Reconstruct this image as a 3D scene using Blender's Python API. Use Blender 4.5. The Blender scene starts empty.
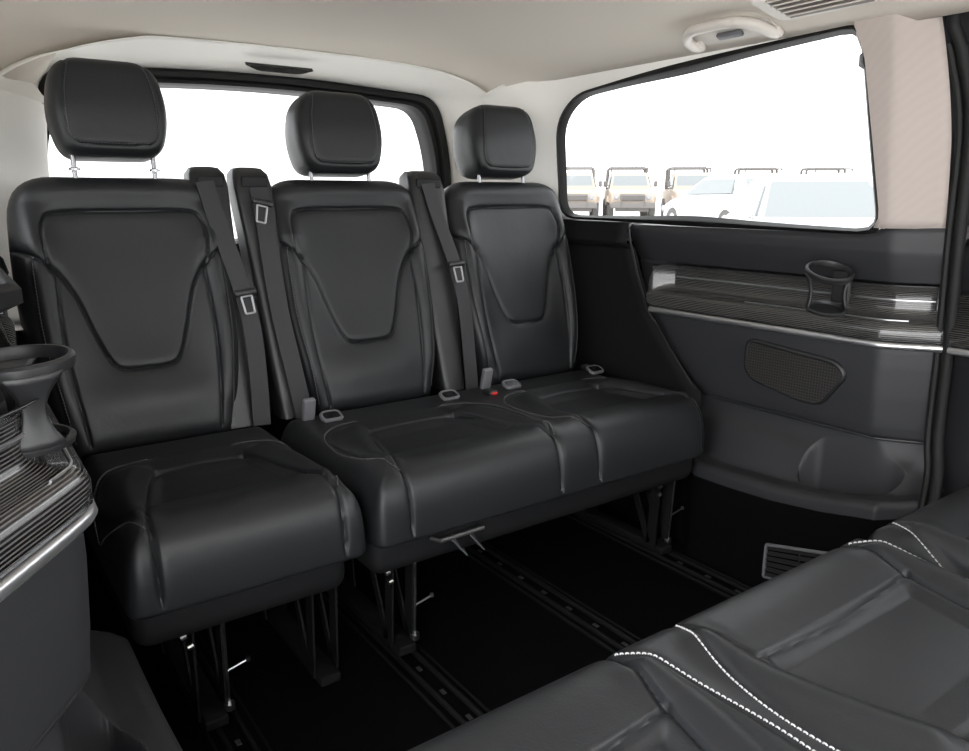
import bpy, math, random
import numpy as np
from mathutils import Matrix, Vector
random.seed(4); rng = np.random.RandomState(3)
C = bpy.context.scene.collection
PI = math.pi
# ---------------------------------------------------------------- materials
def new_mat(name):
    m = bpy.data.materials.new(name); m.use_nodes = True
    nt = m.node_tree; nt.nodes.clear()
    out = nt.nodes.new('ShaderNodeOutputMaterial')
    return m, nt, out
def pbr(name, col, rough=.5, metal=0., spec=.5, bump=None, coat=0., var=0., scale=200., bdist=.001, sheen=0.):
    m, nt, out = new_mat(name)
    b = nt.nodes.new('ShaderNodeBsdfPrincipled')
    b.inputs['Base Color'].default_value = (*col, 1); b.inputs['Roughness'].default_value = rough
    b.inputs['Metallic'].default_value = metal; b.inputs['Specular IOR Level'].default_value = spec
    b.inputs['Coat Weight'].default_value = coat; b.inputs['Coat Roughness'].default_value = .08
    b.inputs['Sheen Weight'].default_value = sheen
    tc = nt.nodes.new('ShaderNodeTexCoord')
    if bump or var:
        n = nt.nodes.new('ShaderNodeTexNoise'); n.inputs['Scale'].default_value = scale; n.inputs['Detail'].default_value = 4
        nt.links.new(tc.outputs['Object'], n.inputs['Vector'])
    if bump:
        bp = nt.nodes.new('ShaderNodeBump'); bp.inputs['Strength'].default_value = bump; bp.inputs['Distance'].default_value = bdist
        nt.links.new(n.outputs['Fac'], bp.inputs['Height']); nt.links.new(bp.outputs['Normal'], b.inputs['Normal'])
    if var:
        mx = nt.nodes.new('ShaderNodeMix'); mx.data_type = 'RGBA'
        mx.inputs[6].default_value = (*[c*(1-var) for c in col], 1); mx.inputs[7].default_value = (*[min(1, c*(1+var)) for c in col], 1)
        nt.links.new(n.outputs['Fac'], mx.inputs[0]); nt.links.new(mx.outputs[2], b.inputs['Base Color'])
    nt.links.new(b.outputs['BSDF'], out.inputs['Surface'])
    return m
def leather(name, col, rough):
    m, nt, out = new_mat(name)
    b = nt.nodes.new('ShaderNodeBsdfPrincipled')
    b.inputs['Base Color'].default_value = (*col, 1); b.inputs['Roughness'].default_value = rough
    b.inputs['Specular IOR Level'].default_value = .36
    tc = nt.nodes.new('ShaderNodeTexCoord')
    v = nt.nodes.new('ShaderNodeTexVoronoi'); v.inputs['Scale'].default_value = 420
    n = nt.nodes.new('ShaderNodeTexNoise'); n.inputs['Scale'].default_value = 22; n.inputs['Detail'].default_value = 3
    nt.links.new(tc.outputs['Object'], v.inputs['Vector']); nt.links.new(tc.outputs['Object'], n.inputs['Vector'])
    b1 = nt.nodes.new('ShaderNodeBump'); b1.inputs['Strength'].default_value = .25; b1.inputs['Distance'].default_value = .0006
    b2 = nt.nodes.new('ShaderNodeBump'); b2.inputs['Strength'].default_value = .25; b2.inputs['Distance'].default_value = .004
    nt.links.new(v.outputs['Distance'], b1.inputs['Height']); nt.links.new(n.outputs['Fac'], b2.inputs['Height'])
    nt.links.new(b2.outputs['Normal'], b1.inputs['Normal']); nt.links.new(b1.outputs['Normal'], b.inputs['Normal'])
    nt.links.new(b.outputs['BSDF'], out.inputs['Surface'])
    return m
def set_uv(o, uvs):
    l = o.data.uv_layers.new(name='UVMap')
    for k, lp_ in enumerate(o.data.loops): l.data[k].uv = uvs[lp_.vertex_index]
def striped(name, c1, c2, axis, scale, rough=.25, coat=.6, uv=False):
    m, nt, out = new_mat(name)
    b = nt.nodes.new('ShaderNodeBsdfPrincipled'); b.inputs['Roughness'].default_value = rough
    b.inputs['Coat Weight'].default_value = coat; b.inputs['Coat Roughness'].default_value = .06
    tc = nt.nodes.new('ShaderNodeTexCoord')
    w = nt.nodes.new('ShaderNodeTexWave'); w.bands_direction = axis; w.inputs['Scale'].default_value = scale
    w.inputs['Distortion'].default_value = .6; w.inputs['Detail'].default_value = 1; w.inputs['Detail Scale'].default_value = .4
    nt.links.new(tc.outputs['UV' if uv else 'Object'], w.inputs['Vector'])
    r = nt.nodes.new('ShaderNodeValToRGB'); r.color_ramp.elements[0].color = (*c1, 1); r.color_ramp.elements[1].color = (*c2, 1)
    r.color_ramp.elements[0].position = .45; r.color_ramp.elements[1].position = .8
    nt.links.new(w.outputs['Fac'], r.inputs['Fac']); nt.links.new(r.outputs['Color'], b.inputs['Base Color'])
    bp = nt.nodes.new('ShaderNodeBump'); bp.inputs['Strength'].default_value = .15; bp.inputs['Distance'].default_value = .0008
    nt.links.new(w.outputs['Fac'], bp.inputs['Height']); nt.links.new(bp.outputs['Normal'], b.inputs['Normal'])
    nt.links.new(b.outputs['BSDF'], out.inputs['Surface'])
    return m
def glass_mat(name, tint, refl=.06):
    m, nt, out = new_mat(name)
    t = nt.nodes.new('ShaderNodeBsdfTransparent'); t.inputs['Color'].default_value = (*tint, 1)
    g = nt.nodes.new('ShaderNodeBsdfGlossy'); g.inputs['Roughness'].default_value = .02
    mx = nt.nodes.new('ShaderNodeMixShader'); mx.inputs['Fac'].default_value = refl
    nt.links.new(t.outputs[0], mx.inputs[1]); nt.links.new(g.outputs[0], mx.inputs[2]); nt.links.new(mx.outputs[0], out.inputs['Surface'])
    return m
M = {}
M['leather'] = leather('black_leather', (.0125, .0133, .0148), .42)
M['plastic'] = pbr('black_plastic', (.014, .0143, .0155), .42, bump=.2, scale=500, bdist=.0006)
M['soft'] = pbr('soft_touch_panel', (.020, .0205, .0235), .55, bump=.3, scale=600, bdist=.0006)
M['soft_dark'] = pbr('dark_panel', (.006, .0063, .0072), .7, spec=.22, bump=.3, scale=600, bdist=.0006)
M['gloss'] = pbr('gloss_black', (.006, .006, .007), .2)
M['rubber'] = pbr('rubber_seal', (.010, .010, .010), .6, spec=.25)
M['carpet'] = pbr('black_carpet', (.0035, .0035, .004), .95, spec=.03, bump=.8, scale=900, bdist=.002, var=.3)
M['steel'] = pbr('brushed_steel', (.55, .55, .56), .28, metal=1)
M['darksteel'] = pbr('dark_steel', (.007, .007, .0075), .75, spec=.15)
M['steelrough'] = pbr('worn_steel', (.12, .12, .12), .5, metal=.8)
M['chrome'] = pbr('chrome', (.30, .30, .31), .25, metal=1)
M['silver'] = pbr('satin_silver', (.62, .62, .63), .3, metal=.9)
M['buckle'] = pbr('grey_buckle_plastic', (.13, .13, .14), .4)
M['tongue'] = pbr('tongue_metal', (.38, .38, .39), .4, metal=.4)
M['red'] = pbr('red_button', (.6, .02, .02), .4)
M['ring'] = pbr('isofix_ring_grey', (.10, .10, .108), .35)
M['web'] = striped('belt_webbing', (.018, .018, .020), (.038, .038, .041), 'DIAGONAL', 110, .7, 0.)
M['thread'] = pbr('grey_thread', (.42, .42, .43), .6)
M['thread_dimmed'] = pbr('dim_thread', (.075, .075, .08), .6)  # darker copy of the stitching thread, the rear row's dimness put into its colour
M['headliner'] = pbr('headliner_fabric', (.63, .58, .52), .95, spec=.1, bump=.4, scale=700, bdist=.0008, var=.03)
M['trimlight'] = pbr('light_trim', (.84, .82, .78), .7, spec=.2)
M['trimwhite'] = pbr('beige_plastic', (.60, .56, .52), .45)
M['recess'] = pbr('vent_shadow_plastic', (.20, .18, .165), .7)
M['decor'] = striped('striped_decor', (.006, .006, .007), (.10, .096, .093), 'Y', 62, uv=True)
M['decor_door'] = striped('striped_door_decor', (.006, .006, .007), (.10, .096, .093), 'Z', 62)
M['mesh'] = None
M['glass'] = glass_mat('window_glass', (.44, .445, .445), .05)
M['lens'] = pbr('lamp_lens', (.008, .008, .008), .25)
M['lamp'] = pbr('lamp_clear', (.3, .3, .32), .2)
M['cartan2'] = pbr('dark_body_paint', (.03, .03, .032), .3, coat=.5)
M['asphalt'] = pbr('pale_paving', (.78, .77, .75), .9, spec=.1, var=.08, scale=.6)
M['carwhite'] = pbr('white_paint', (.62, .63, .64), .3, coat=.6)
M['cartan'] = pbr('tan_paint', (.40, .33, .27), .6)
M['carglass'] = pbr('car_glass', (.20, .215, .22), .35)
M['cardark'] = pbr('car_dark_plastic', (.13, .12, .115), .6)
M['tyre'] = pbr('tyre_rubber', (.10, .095, .09), .8)
M['carred'] = pbr('tail_lamp', (.5, .06, .05), .2)
def mesh_mat():
    m, nt, out = new_mat('speaker_mesh')
    b = nt.nodes.new('ShaderNodeBsdfPrincipled'); b.inputs['Roughness'].default_value = .4
    tc = nt.nodes.new('ShaderNodeTexCoord'); v = nt.nodes.new('ShaderNodeTexVoronoi')
    v.inputs['Scale'].default_value = 125; v.inputs['Randomness'].default_value = .1
    nt.links.new(tc.outputs['Object'], v.inputs['Vector'])
    r = nt.nodes.new('ShaderNodeValToRGB'); r.color_ramp.elements[0].color = (.003, .003, .003, 1); r.color_ramp.elements[1].color = (.035, .033, .032, 1)
    r.color_ramp.elements[0].position = .30; r.color_ramp.elements[1].position = .42
    nt.links.new(v.outputs['Distance'], r.inputs['Fac']); nt.links.new(r.outputs['Color'], b.inputs['Base Color'])
    nt.links.new(b.outputs[0], out.inputs['Surface'])
    return m
M['mesh'] = mesh_mat()
def pillar_mat():
    m, nt, out = new_mat('pillar_fabric')
    b = nt.nodes.new('ShaderNodeBsdfPrincipled'); b.inputs['Roughness'].default_value = .9; b.inputs['Specular IOR Level'].default_value = .15
    tc = nt.nodes.new('ShaderNodeTexCoord')
    w = nt.nodes.new('ShaderNodeTexWave'); w.inputs['Scale'].default_value = 24; w.bands_direction = 'Z'
    w.inputs['Distortion'].default_value = 6; w.inputs['Detail'].default_value = 1; w.inputs['Detail Scale'].default_value = .5
    mp = nt.nodes.new('ShaderNodeMapping'); mp.inputs['Scale'].default_value = (1, 1, .55); mp.inputs['Rotation'].default_value = (.5, 0, 0)
    nt.links.new(tc.outputs['Object'], mp.inputs['Vector']); nt.links.new(mp.outputs['Vector'], w.inputs['Vector'])
    r = nt.nodes.new('ShaderNodeValToRGB'); r.color_ramp.elements[0].color = (.425, .37, .343, 1); r.color_ramp.elements[1].color = (.435, .38, .352, 1)
    nt.links.new(w.outputs['Fac'], r.inputs['Fac']); nt.links.new(r.outputs['Color'], b.inputs['Base Color'])
    nt.links.new(b.outputs[0], out.inputs['Surface'])
    return m
M['pillar'] = pillar_mat()
# ---------------------------------------------------------------- objects
def tag(o, label=None, cat=None, group=None, kind=None):
    if label: o['label'] = label
    if cat: o['category'] = cat
    if group: o['group'] = group
    if kind: o['kind'] = kind
    return o
def empty(name, loc=(0, 0, 0), rz=0., **k):
    o = bpy.data.objects.new(name, None); C.objects.link(o); o.location = loc; o.rotation_euler = (0, 0, rz); o.empty_display_size = .05
    return tag(o, **k)
def copy_tree(o, parent=None):
    c = o.copy(); C.objects.link(c)
    if parent: c.parent = parent
    for ch in list(o.children): copy_tree(ch, c)
    return c
class MB:
    def __init__(s): s.v = []; s.f = []
    def add(s, verts, faces, mat=None):
        n = len(s.v)
        for p in verts:
            s.v.append(tuple(mat @ Vector(p)) if mat is not None else tuple(p))
        for q in faces: s.f.append([i+n for i in q])
        return s
    def box(s, c, size, mat=None, bev=0.):
        x, y, z = [a/2 for a in size]; b = min(bev, x*.99, y*.99, z*.99)
        if b <= 0:
            vs = [(sx*x+c[0], sy*y+c[1], sz*z+c[2]) for sx in (-1, 1) for sy in (-1, 1) for sz in (-1, 1)]
            return s.add(vs, [(0, 1, 3, 2), (4, 6, 7, 5), (0, 4, 5, 1), (2, 3, 7, 6), (0, 2, 6, 4), (1, 5, 7, 3)], mat)
        # rounded box: rings of a rounded rectangle (xy), rounded towards top and bottom
        rings = []
        for k in range(5): a = k*PI/8; rings.append((b*(1-math.sin(a)), -z+b-b*math.cos(a)))
        rings += [(i, -zz) for i, zz in reversed(rings)]
        vs = []; nseg = 4
        for ins, zz in rings:
            for qx, qy, a0 in ((1, 1, 0), (-1, 1, PI/2), (-1, -1, PI), (1, -1, 3*PI/2)):
                for k in range(nseg+1):
                    a = a0+k*PI/2/nseg; r = b-ins
                    vs.append((c[0]+qx*(x-b)+r*math.cos(a), c[1]+qy*(y-b)+r*math.sin(a), c[2]+zz))
        n = 4*(nseg+1); fs = []
        for i in range(len(rings)-1):
            for j in range(n): fs.append((i*n+j, i*n+(j+1) % n, (i+1)*n+(j+1) % n, (i+1)*n+j))
        fs.append(tuple(reversed(range(n)))); fs.append(tuple(range((len(rings)-1)*n, len(rings)*n)))
        return s.add(vs, fs, mat)
    def tube(s, pts, r, seg=10, closed=False, mat=None, sx=1., cap=True):
        pts = [Vector(p) for p in pts]; n = len(pts); vs = []; up0 = None
        for i, p in enumerate(pts):
            a = pts[(i-1) % n] if (closed or i > 0) else pts[0]; b = pts[(i+1) % n] if (closed or i < n-1) else pts[-1]
            t = (b-a).normalized()
            if up0 is None: up0 = Vector((0, 0, 1)) if abs(t.z) < .9 else Vector((1, 0, 0))
            u = (up0 - t*up0.dot(t)).normalized(); w = t.cross(u); up0 = u
            rr = r[i] if isinstance(r, (list, tuple)) else r
            for k in range(seg):
                an = 2*PI*k/seg; vs.append(p + u*(rr*math.cos(an)) + w*(rr*sx*math.sin(an)))
        fs = []
        for i in range(n if closed else n-1):
            j = (i+1) % n
            for k in range(seg): fs.append((i*seg+k, i*seg+(k+1) % seg, j*seg+(k+1) % seg, j*seg+k))
        if cap and not closed:
            fs.append(tuple(reversed(range(seg)))); fs.append(tuple(range((n-1)*seg, n*seg)))
        return s.add(vs, fs, mat)
    def lathe(s, prof, c, seg=28, mat=None, sy=1.):
        vs = []; fs = []
        for r, z in prof:
            for k in range(seg): a = 2*PI*k/seg; vs.append((c[0]+r*math.cos(a), c[1]+sy*r*math.sin(a), c[2]+z))
        for i in range(len(prof)-1):
            for k in range(seg): fs.append((i*seg+k, i*seg+(k+1) % seg, (i+1)*seg+(k+1) % seg, (i+1)*seg+k))
        return s.add(vs, fs, mat)
    def grid(s, P, close_u=False, mat=None):
        nu = len(P); nv = len(P[0]); vs = [q for row in P for q in row]; fs = []
        for i in range(nu if close_u else nu-1):
            for j in range(nv-1):
                a = (i+1) % nu; fs.append((i*nv+j, a*nv+j, a*nv+j+1, i*nv+j+1))
        return s.add(vs, fs, mat)
    def ribbon(s, pts, nrm, w, th, mat=None):
        """flat strap along pts, nrm = facing vector per point"""
        pts = [Vector(p) for p in pts]; vs = []; n = len(pts)
        for i, p in enumerate(pts):
            t = (pts[min(i+1, n-1)]-pts[max(i-1, 0)]).normalized(); nn = Vector(nrm[i] if isinstance(nrm, list) else nrm)
            nn = (nn-t*nn.dot(t)).normalized(); side = t.cross(nn)
            for a, b in ((-1, -1), (1, -1), (1, 1), (-1, 1)): vs.append(p+side*(a*w/2)+nn*(b*th/2))
        fs = [(0, 1, 2, 3), tuple((n-1)*4+k for k in (3, 2, 1, 0))]
        for i in range(n-1):
            for k in range(4): fs.append((i*4+k, (i+1)*4+k, (i+1)*4+(k+1) % 4, i*4+(k+1) % 4))
        return s.add(vs, fs, mat)
    def prism(s, poly, h, mat=None):
        n = len(poly)
        vs = [(p[0], p[1], 0) for p in poly]+[(p[0], p[1], h) for p in poly]
        fs = [tuple(reversed(range(n))), tuple(range(n, 2*n))]+[(i, (i+1) % n, n+(i+1) % n, n+i) for i in range(n)]
        return s.add(vs, fs, mat)
    def build(s, name, m, parent=None, smooth=True, loc=None, angle=35):
        me = bpy.data.meshes.new(name); me.from_pydata([tuple(p) for p in s.v], [], [tuple(q) for q in s.f]); me.validate()
        import bmesh
        b = bmesh.new(); b.from_mesh(me); bmesh.ops.recalc_face_normals(b, faces=b.faces); b.to_mesh(me); b.free()
        me.materials.append(m)
        if smooth:
            me.polygons.foreach_set('use_smooth', [True]*len(me.polygons)); me.set_sharp_from_angle(angle=math.radians(angle))
        o = bpy.data.objects.new(name, me); C.objects.link(o)
        if parent: o.parent = parent
        if loc: o.location = loc
        return o
def solid(o, t, off=-1):
    md = o.modifiers.new('thickness', 'SOLIDIFY'); md.thickness = t; md.offset = off; return o
def catmull(pts, n=8, closed=False):
    P = np.array(pts, float); out = []; m = len(P)
    for i in range(m if closed else m-1):
        if closed: p0, p1, p2, p3 = P[(i-1) % m], P[i], P[(i+1) % m], P[(i+2) % m]
        else: p0, p1, p2, p3 = P[max(i-1, 0)], P[i], P[i+1], P[min(i+2, m-1)]
        for k in range(n):
            t = k/n
            out.append(.5*((2*p1)+(-p0+p2)*t+(2*p0-5*p1+4*p2-p3)*t*t+(-p0+3*p1-3*p2+p3)*t**3))
    if not closed: out.append(P[-1])
    return np.array(out)
def roundpoly(corners, n=8):
    """corners (x, y, r) -> closed polyline with filleted corners"""
    out = []; m = len(corners)
    for i in range(m):
        p = np.array(corners[i][:2], float); r = corners[i][2]; a = np.array(corners[i-1][:2], float); b = np.array(corners[(i+1) % m][:2], float)
        if r <= 0: out.append(p); continue
        u = (a-p)/np.linalg.norm(a-p); v = (b-p)/np.linalg.norm(b-p)
        L = min(r, .49*np.linalg.norm(a-p), .49*np.linalg.norm(b-p)); s0 = p+u*L; s1 = p+v*L
        for k in range(n+1):
            t = k/n; out.append((1-t)**2*s0+2*t*(1-t)*p+t*t*s1)
    return np.array(out)
def pdist(U, V, poly, closed=False):
    P = np.asarray(poly, float)
    if closed: P = np.vstack([P, P[:1]])
    best = np.full(U.shape, 1e9)
    for (ax, ay), (bx, by) in zip(P[:-1], P[1:]):
        dx, dy = bx-ax, by-ay; L = dx*dx+dy*dy
        if L < 1e-12: continue
        t = np.clip(((U-ax)*dx+(V-ay)*dy)/L, 0, 1)
        best = np.minimum(best, (U-ax-t*dx)**2+(V-ay-t*dy)**2)
    return np.sqrt(best)
class Pad:
    """upholstered pad: an outline filled front and back, with rolled edges, pressed seams and soft swellings"""
    def __init__(s, outline, T, r, p=2.2, grooves=(), bump=None, step=.0045):
        s.out = outline; s.T = T; s.r = r; s.p = p; s.gr = grooves; s.bump = bump; s.step = step
    def h(s, U, V, T=None, r=None):
        T = T or s.T; r = r or s.r
        d = pdist(U, V, s.out, True); x = np.clip(d/r, 0, 1)
        return T*(1-(1-x)**s.p)**(1/s.p), x
    def surf(s, U, V, back=None):
        if back: H, x = s.h(U, V, *back); return np.stack([U, V, -H], -1)
        H, x = s.h(U, V)
        if s.bump is not None: H = H+s.bump(U, V)*x**.5
        P = np.stack([U, V, H], -1)
        du = np.gradient(P, axis=0); dv = np.gradient(P, axis=1)
        N = np.cross(du, dv); N /= np.linalg.norm(N, axis=-1, keepdims=True)+1e-12
        N[N[..., 2] < 0] *= -1
        D = np.zeros(U.shape)
        for pts, dep, w in s.gr: D -= dep*np.exp(-(pdist(U, V, pts)/w)**2)
        edge = np.ones(U.shape)[..., None]; edge[0] = edge[-1] = 0; edge[:, 0] = edge[:, -1] = 0
        return P+N*D[..., None]*edge
    def params(s, L):
        r = min(s.r*1.1, L*.3); e = (np.linspace(0, 1, 22)**2)*r; n = max(6, int((L-2*r)/s.step))
        return np.concatenate([e, np.linspace(r, L-r, n+1)[1:-1], L-e[::-1]])/L
    def grids(s):
        o = s.out; v0, v1 = o[:, 1].min(), o[:, 1].max(); u0, u1 = o[:, 0].min(), o[:, 0].max()
        tv = s.params(v1-v0); tu = s.params(u1-u0)
        P = np.vstack([o, o[:1]]); Vs = v0+tv*(v1-v0); Vs[0] += 1e-5; Vs[-1] -= 1e-5
        U = np.zeros((len(tu), len(tv))); V = np.zeros_like(U); los = []; his = []
        for j, v in enumerate(Vs):
            xs = []
            for (ax, ay), (bx, by) in zip(P[:-1], P[1:]):
                if (ay-v)*(by-v) <= 0 and ay != by: xs.append(ax+(bx-ax)*(v-ay)/(by-ay))
            los.append(min(xs)); his.append(max(xs)); V[:, j] = v
        uc = u0+tu*(u1-u0); kl = max(los)-u0+.012; kr = u1-min(his)+.012
        for j, (lo, hi) in enumerate(zip(los, his)): U[:, j] = np.interp(uc, [u0, u0+kl, u1-kr, u1], [lo, u0+kl, u1-kr, hi])
        return U, V
    def mesh(s, mat, back=(.03, .03)):
        U, V = s.grids(); F = s.surf(U, V); B = s.surf(U, V, back)
        F[0, :, 2] = F[-1, :, 2] = 0; F[:, 0, 2] = F[:, -1, 2] = 0
        nu, nv = U.shape; m4 = np.array(mat)
        def tr(P): return P.reshape(-1, 3)@m4[:3, :3].T+m4[:3, 3]
        idx = np.arange(nu*nv).reshape(nu, nv); inner = np.zeros((nu, nv), bool); inner[1:-1, 1:-1] = True
        bidx = idx.copy(); bidx[inner] = nu*nv+np.arange(inner.sum())
        verts = np.vstack([tr(F), tr(B)[inner.reshape(-1)]])
        def quads(I): return np.stack([I[:-1, :-1], I[1:, :-1], I[1:, 1:], I[:-1, 1:]], -1).reshape(-1, 4)
        mb = MB(); mb.v = [tuple(p) for p in verts]; mb.f = quads(idx).tolist()+quads(bidx)[:, ::-1].tolist()
        return mb
    def at(s, u, v):
        e = .002
        U = np.array([[u-e, u-e, u-e], [u, u, u], [u+e, u+e, u+e]]); V = np.array([[v-e, v, v+e]]*3)
        P = s.surf(U, V); 
        H, x = s.h(U, V)
        if s.bump is not None: H = H+s.bump(U, V)*x**.5
        P[1, 1, 2] = H[1, 1]; n = np.cross(P[2, 1]-P[0, 1], P[1, 2]-P[1, 0]); n = n/np.linalg.norm(n)
        return P[1, 1], (n if n[2] > 0 else -n)
    def stitches(s, lines, mat, r=.0010, L=.0048, gap=.0028, lift=.0006):
        """separate threads laid along seam lines"""
        mb = MB(); m4 = Matrix(mat)
        for ln in lines:
            P = np.array(ln); seg = np.linalg.norm(np.diff(P, axis=0), axis=1); cum = np.concatenate([[0], np.cumsum(seg)])
            t = 0.
            while t+L < cum[-1]:
                a = [np.interp(t, cum, P[:, k]) for k in (0, 1)]; b = [np.interp(t+L, cum, P[:, k]) for k in (0, 1)]
                pa, na = s.at(*a); pb, nb = s.at(*b)
                mb.tube([pa+na*(lift-.0008), pa*.75+pb*.25+na*(lift+r*.5), pa*.25+pb*.75+nb*(lift+r*.5), pb+nb*(lift-.0008)], r, 5, mat=m4)
                t += L+gap
        return mb
def stitch(pad, lines, mat, material, parent=None, r=.0011):
    return [pad.stitches([l], mat, r).build('stitching', material, parent) for l in lines]
def offset_line(pts, d):
    P = np.array(pts, float); T = np.gradient(P, axis=0); T /= np.linalg.norm(T, axis=1, keepdims=True)
    return P+np.stack([-T[:, 1], T[:, 0]], -1)*d
# ---------------------------------------------------------------- seats
Y0 = 1.34                                    # front face of the rear row
def backrest_pad():
    out = roundpoly([(-.185, .0, .03), (.185, .0, .03), (.245, .20, .15), (.258, .44, .15), (.240, .692, .10), (-.240, .692, .10), (-.258, .44, .15), (-.245, .20, .15)])
    inner = catmull([(-.155, .47), (-.163, .53), (-.158, .585), (-.13, .605), (0, .608), (.13, .605), (.158, .585), (.163, .53), (.155, .47)])*np.array([1.14, 1])
    vl = catmull([(-.258, .515), (-.215, .487), (-.17, .455), (-.135, .39), (-.108, .30), (-.085, .235), (-.06, .207), (0, .203), (.06, .207), (.085, .235), (.108, .30), (.135, .39), (.17, .455), (.215, .487), (.258, .515)])
    s1 = catmull([(-.168, .45), (-.172, .27), (-.155, .03)]); s2 = s1*np.array([-1, 1])
    e1 = catmull([(-.222, .485), (-.222, .3), (-.205, .15), (-.19, .04)]); e2 = e1*np.array([-1, 1])
    def bump(U, V):
        side = .020*np.exp(-((np.abs(U)-.205)/.035)**2)*np.clip(V/.1, 0, 1)*np.clip((.62-V)/.1, 0, 1)
        cen = -.010*np.exp(-(U/.13)**4)*np.exp(-((V-.42)/.2)**4)
        top = .010*np.exp(-((V-.655)/.03)**2)
        low = .010*np.exp(-((V-.12)/.06)**2)*np.exp(-(U/.15)**4)
        return side+cen+top+low
    g = [(inner-np.array([0, .012]), .0070, .0038), (vl, .0070, .0038), (s1, .0055, .0038), (s2, .0055, .0038), (inner-np.array([0, .012]), .003, .013), (vl, .003, .013), (s1, .002, .012), (s2, .002, .012), (e1, .003, .004), (e2, .003, .004)]
    pad = Pad(out, .055, .055, 2.2, g, bump, .0026)
    st = [offset_line(e1, .006), offset_line(e2, -.006)]
    return pad, st
def headrest_pad():
    out = roundpoly([(-.112, 0, .045), (.112, 0, .045), (.140, .10, .12), (.118, .234, .085), (-.118, .234, .085), (-.140, .10, .12)], 10)
    line = catmull([(-.085, .226), (-.103, .15), (-.105, .06), (-.088, .028), (-.05, .022), (.05, .022), (.088, .028), (.105, .06), (.103, .15), (.085, .226)])
    def bump(U, V): return .006*np.exp(-((V-.12)/.07)**2)
    pad = Pad(out, .055, .042, 2.5, [(line, .004, .0035)], bump, .004)
    return pad, [offset_line(line, .005)]
A = math.radians(16)
RB = Matrix(((1, 0, 0), (0, math.sin(A), -math.cos(A)), (0, math.cos(A), math.sin(A)))).to_4x4()   # u->x, v->up the back, h->forward
MB_BACK = Matrix.Translation((0, 1.985-Y0, .475)) @ RB
A2 = math.radians(9)
RH = Matrix(((1, 0, 0), (0, math.sin(A2), -math.cos(A2)), (0, math.cos(A2), math.sin(A2)))).to_4x4()
def make_backrest(parent, x, up=0., sides=(), iso=(-1, 1), proto={}):
    if not proto:
        pad, st = backrest_pad(); proto['b'] = pad.mesh(MB_BACK, (.125, .05)).build('backrest', M['leather']); proto['bs0'], proto['bs1'] = stitch(pad, st, MB_BACK, M['thread_dimmed'])
        hp, hst = headrest_pad(); hm = Matrix.Translation((0, 2.145-Y0, 1.158)) @ RH
        proto['h'] = hp.mesh(hm, (.120, .045)).build('headrest', M['leather']); proto['hs'], = stitch(hp, hst, hm, M['thread_dimmed'], r=.0009)
        q = MB(); q.tube([(0, 2.142-Y0, 1.09), (0, 2.15-Y0, 1.185)], .0062, 12); q.lathe([(.013, 0), (.013, .006), (.008, .008)], (0, 2.142-Y0, 1.128), 14)
        proto['p'] = q.build('headrest_post', M['chrome'])
        for o in proto.values(): C.objects.unlink(o)
    def cp(k, par, dx=0., dz=0.):
        c = proto[k].copy(); C.objects.link(c); c.parent = par; c.location = (dx, 0, dz); return c
    b = cp('b', parent, x); cp('bs0', b); cp('bs1', b)
    h = cp('h', parent, x, up); cp('hs', h)
    for sx in (-.092, .092): cp('p', h, sx, 0)
    return b
MC = Matrix.Translation((0, 0, .375))         # u->x, v->back (y), h->up
def lens_curves(xl, sgn, edge):
    """inner and outer seam of the side bolster of one seat; xl = its front seam, sgn -1 at the left"""
    i = catmull([(xl, .0), (xl, .03), (xl-sgn*.004, .07), (xl-sgn*.022, .15), (xl-sgn*.052, .27), (xl-sgn*.090, .37)])
    k = min(1., (abs(edge-xl)-.008)/.052)
    o = catmull([(xl, .045), (xl+sgn*.022*k, .10), (xl+sgn*.042*k, .18), (xl+sgn*.050*k, .27), (xl+sgn*.036*k, .36), (xl-sgn*.02, .42), (xl-sgn*.090, .435)])
    return i, o
def cushion_pad(x0, x1, segs, gus=None, rr=(.035, .035)):
    out = roundpoly([(x0+.005, 0, rr[0]), (x1-.005, 0, rr[1]), (x1, .60, .06), (x0, .60, .06)], 12)
    g = []; st = []; lens = []
    for xl, xr in segs:
        il, ol = lens_curves(xl, -1, x0 if xl == segs[0][0] else xl-.06); ir, orr = lens_curves(xr, 1, x1 if xr == segs[-1][1] else xr+.06)
        g += [(il, .0075, .0045), (ir, .0075, .0045), (il, .003, .013), (ir, .003, .013), (ol, .0035, .0045), (orr, .0035, .0045)]
        g.append((catmull([(xl+.022, .155), ((xl+xr)/2, .163), (xr-.022, .155)]), .0055, .0042))
        g.append((catmull([(xl+.088, .368), ((xl+xr)/2, .376), (xr-.088, .368)]), .004, .006))
        st += [offset_line(ol, .006), offset_line(orr, -.006)]
        lens += [catmull([(xl-.008, .10), (xl-.008, .18), (xl+.01, .27), (xl+.04, .36)]), catmull([(xr+.008, .10), (xr+.008, .18), (xr-.01, .27), (xr-.04, .36)])]
    if gus: pass
    def bump(U, V):
        H = .008*np.exp(-((V-.085)/.05)**2)
        for l in lens: H = H+.016*np.exp(-(pdist(U, V, l)/.030)**2)
        for xl, xr in segs:
            w_ = .02+.05*np.clip((V-.15)/.2, 0, 1); a = np.clip((U-xl-w_)/.025, 0, 1)*np.clip((xr-w_-U)/.025, 0, 1); a = a*a*(3-2*a)
            q = np.clip((V-.148)/.032, 0, 1); H = H-.019*a*q*q*(3-2*q)*np.clip((.44-V)/.12, 0, 1)
        return H
    return Pad(out, .140, .062, 2.6, g, bump, .0027), st
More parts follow.
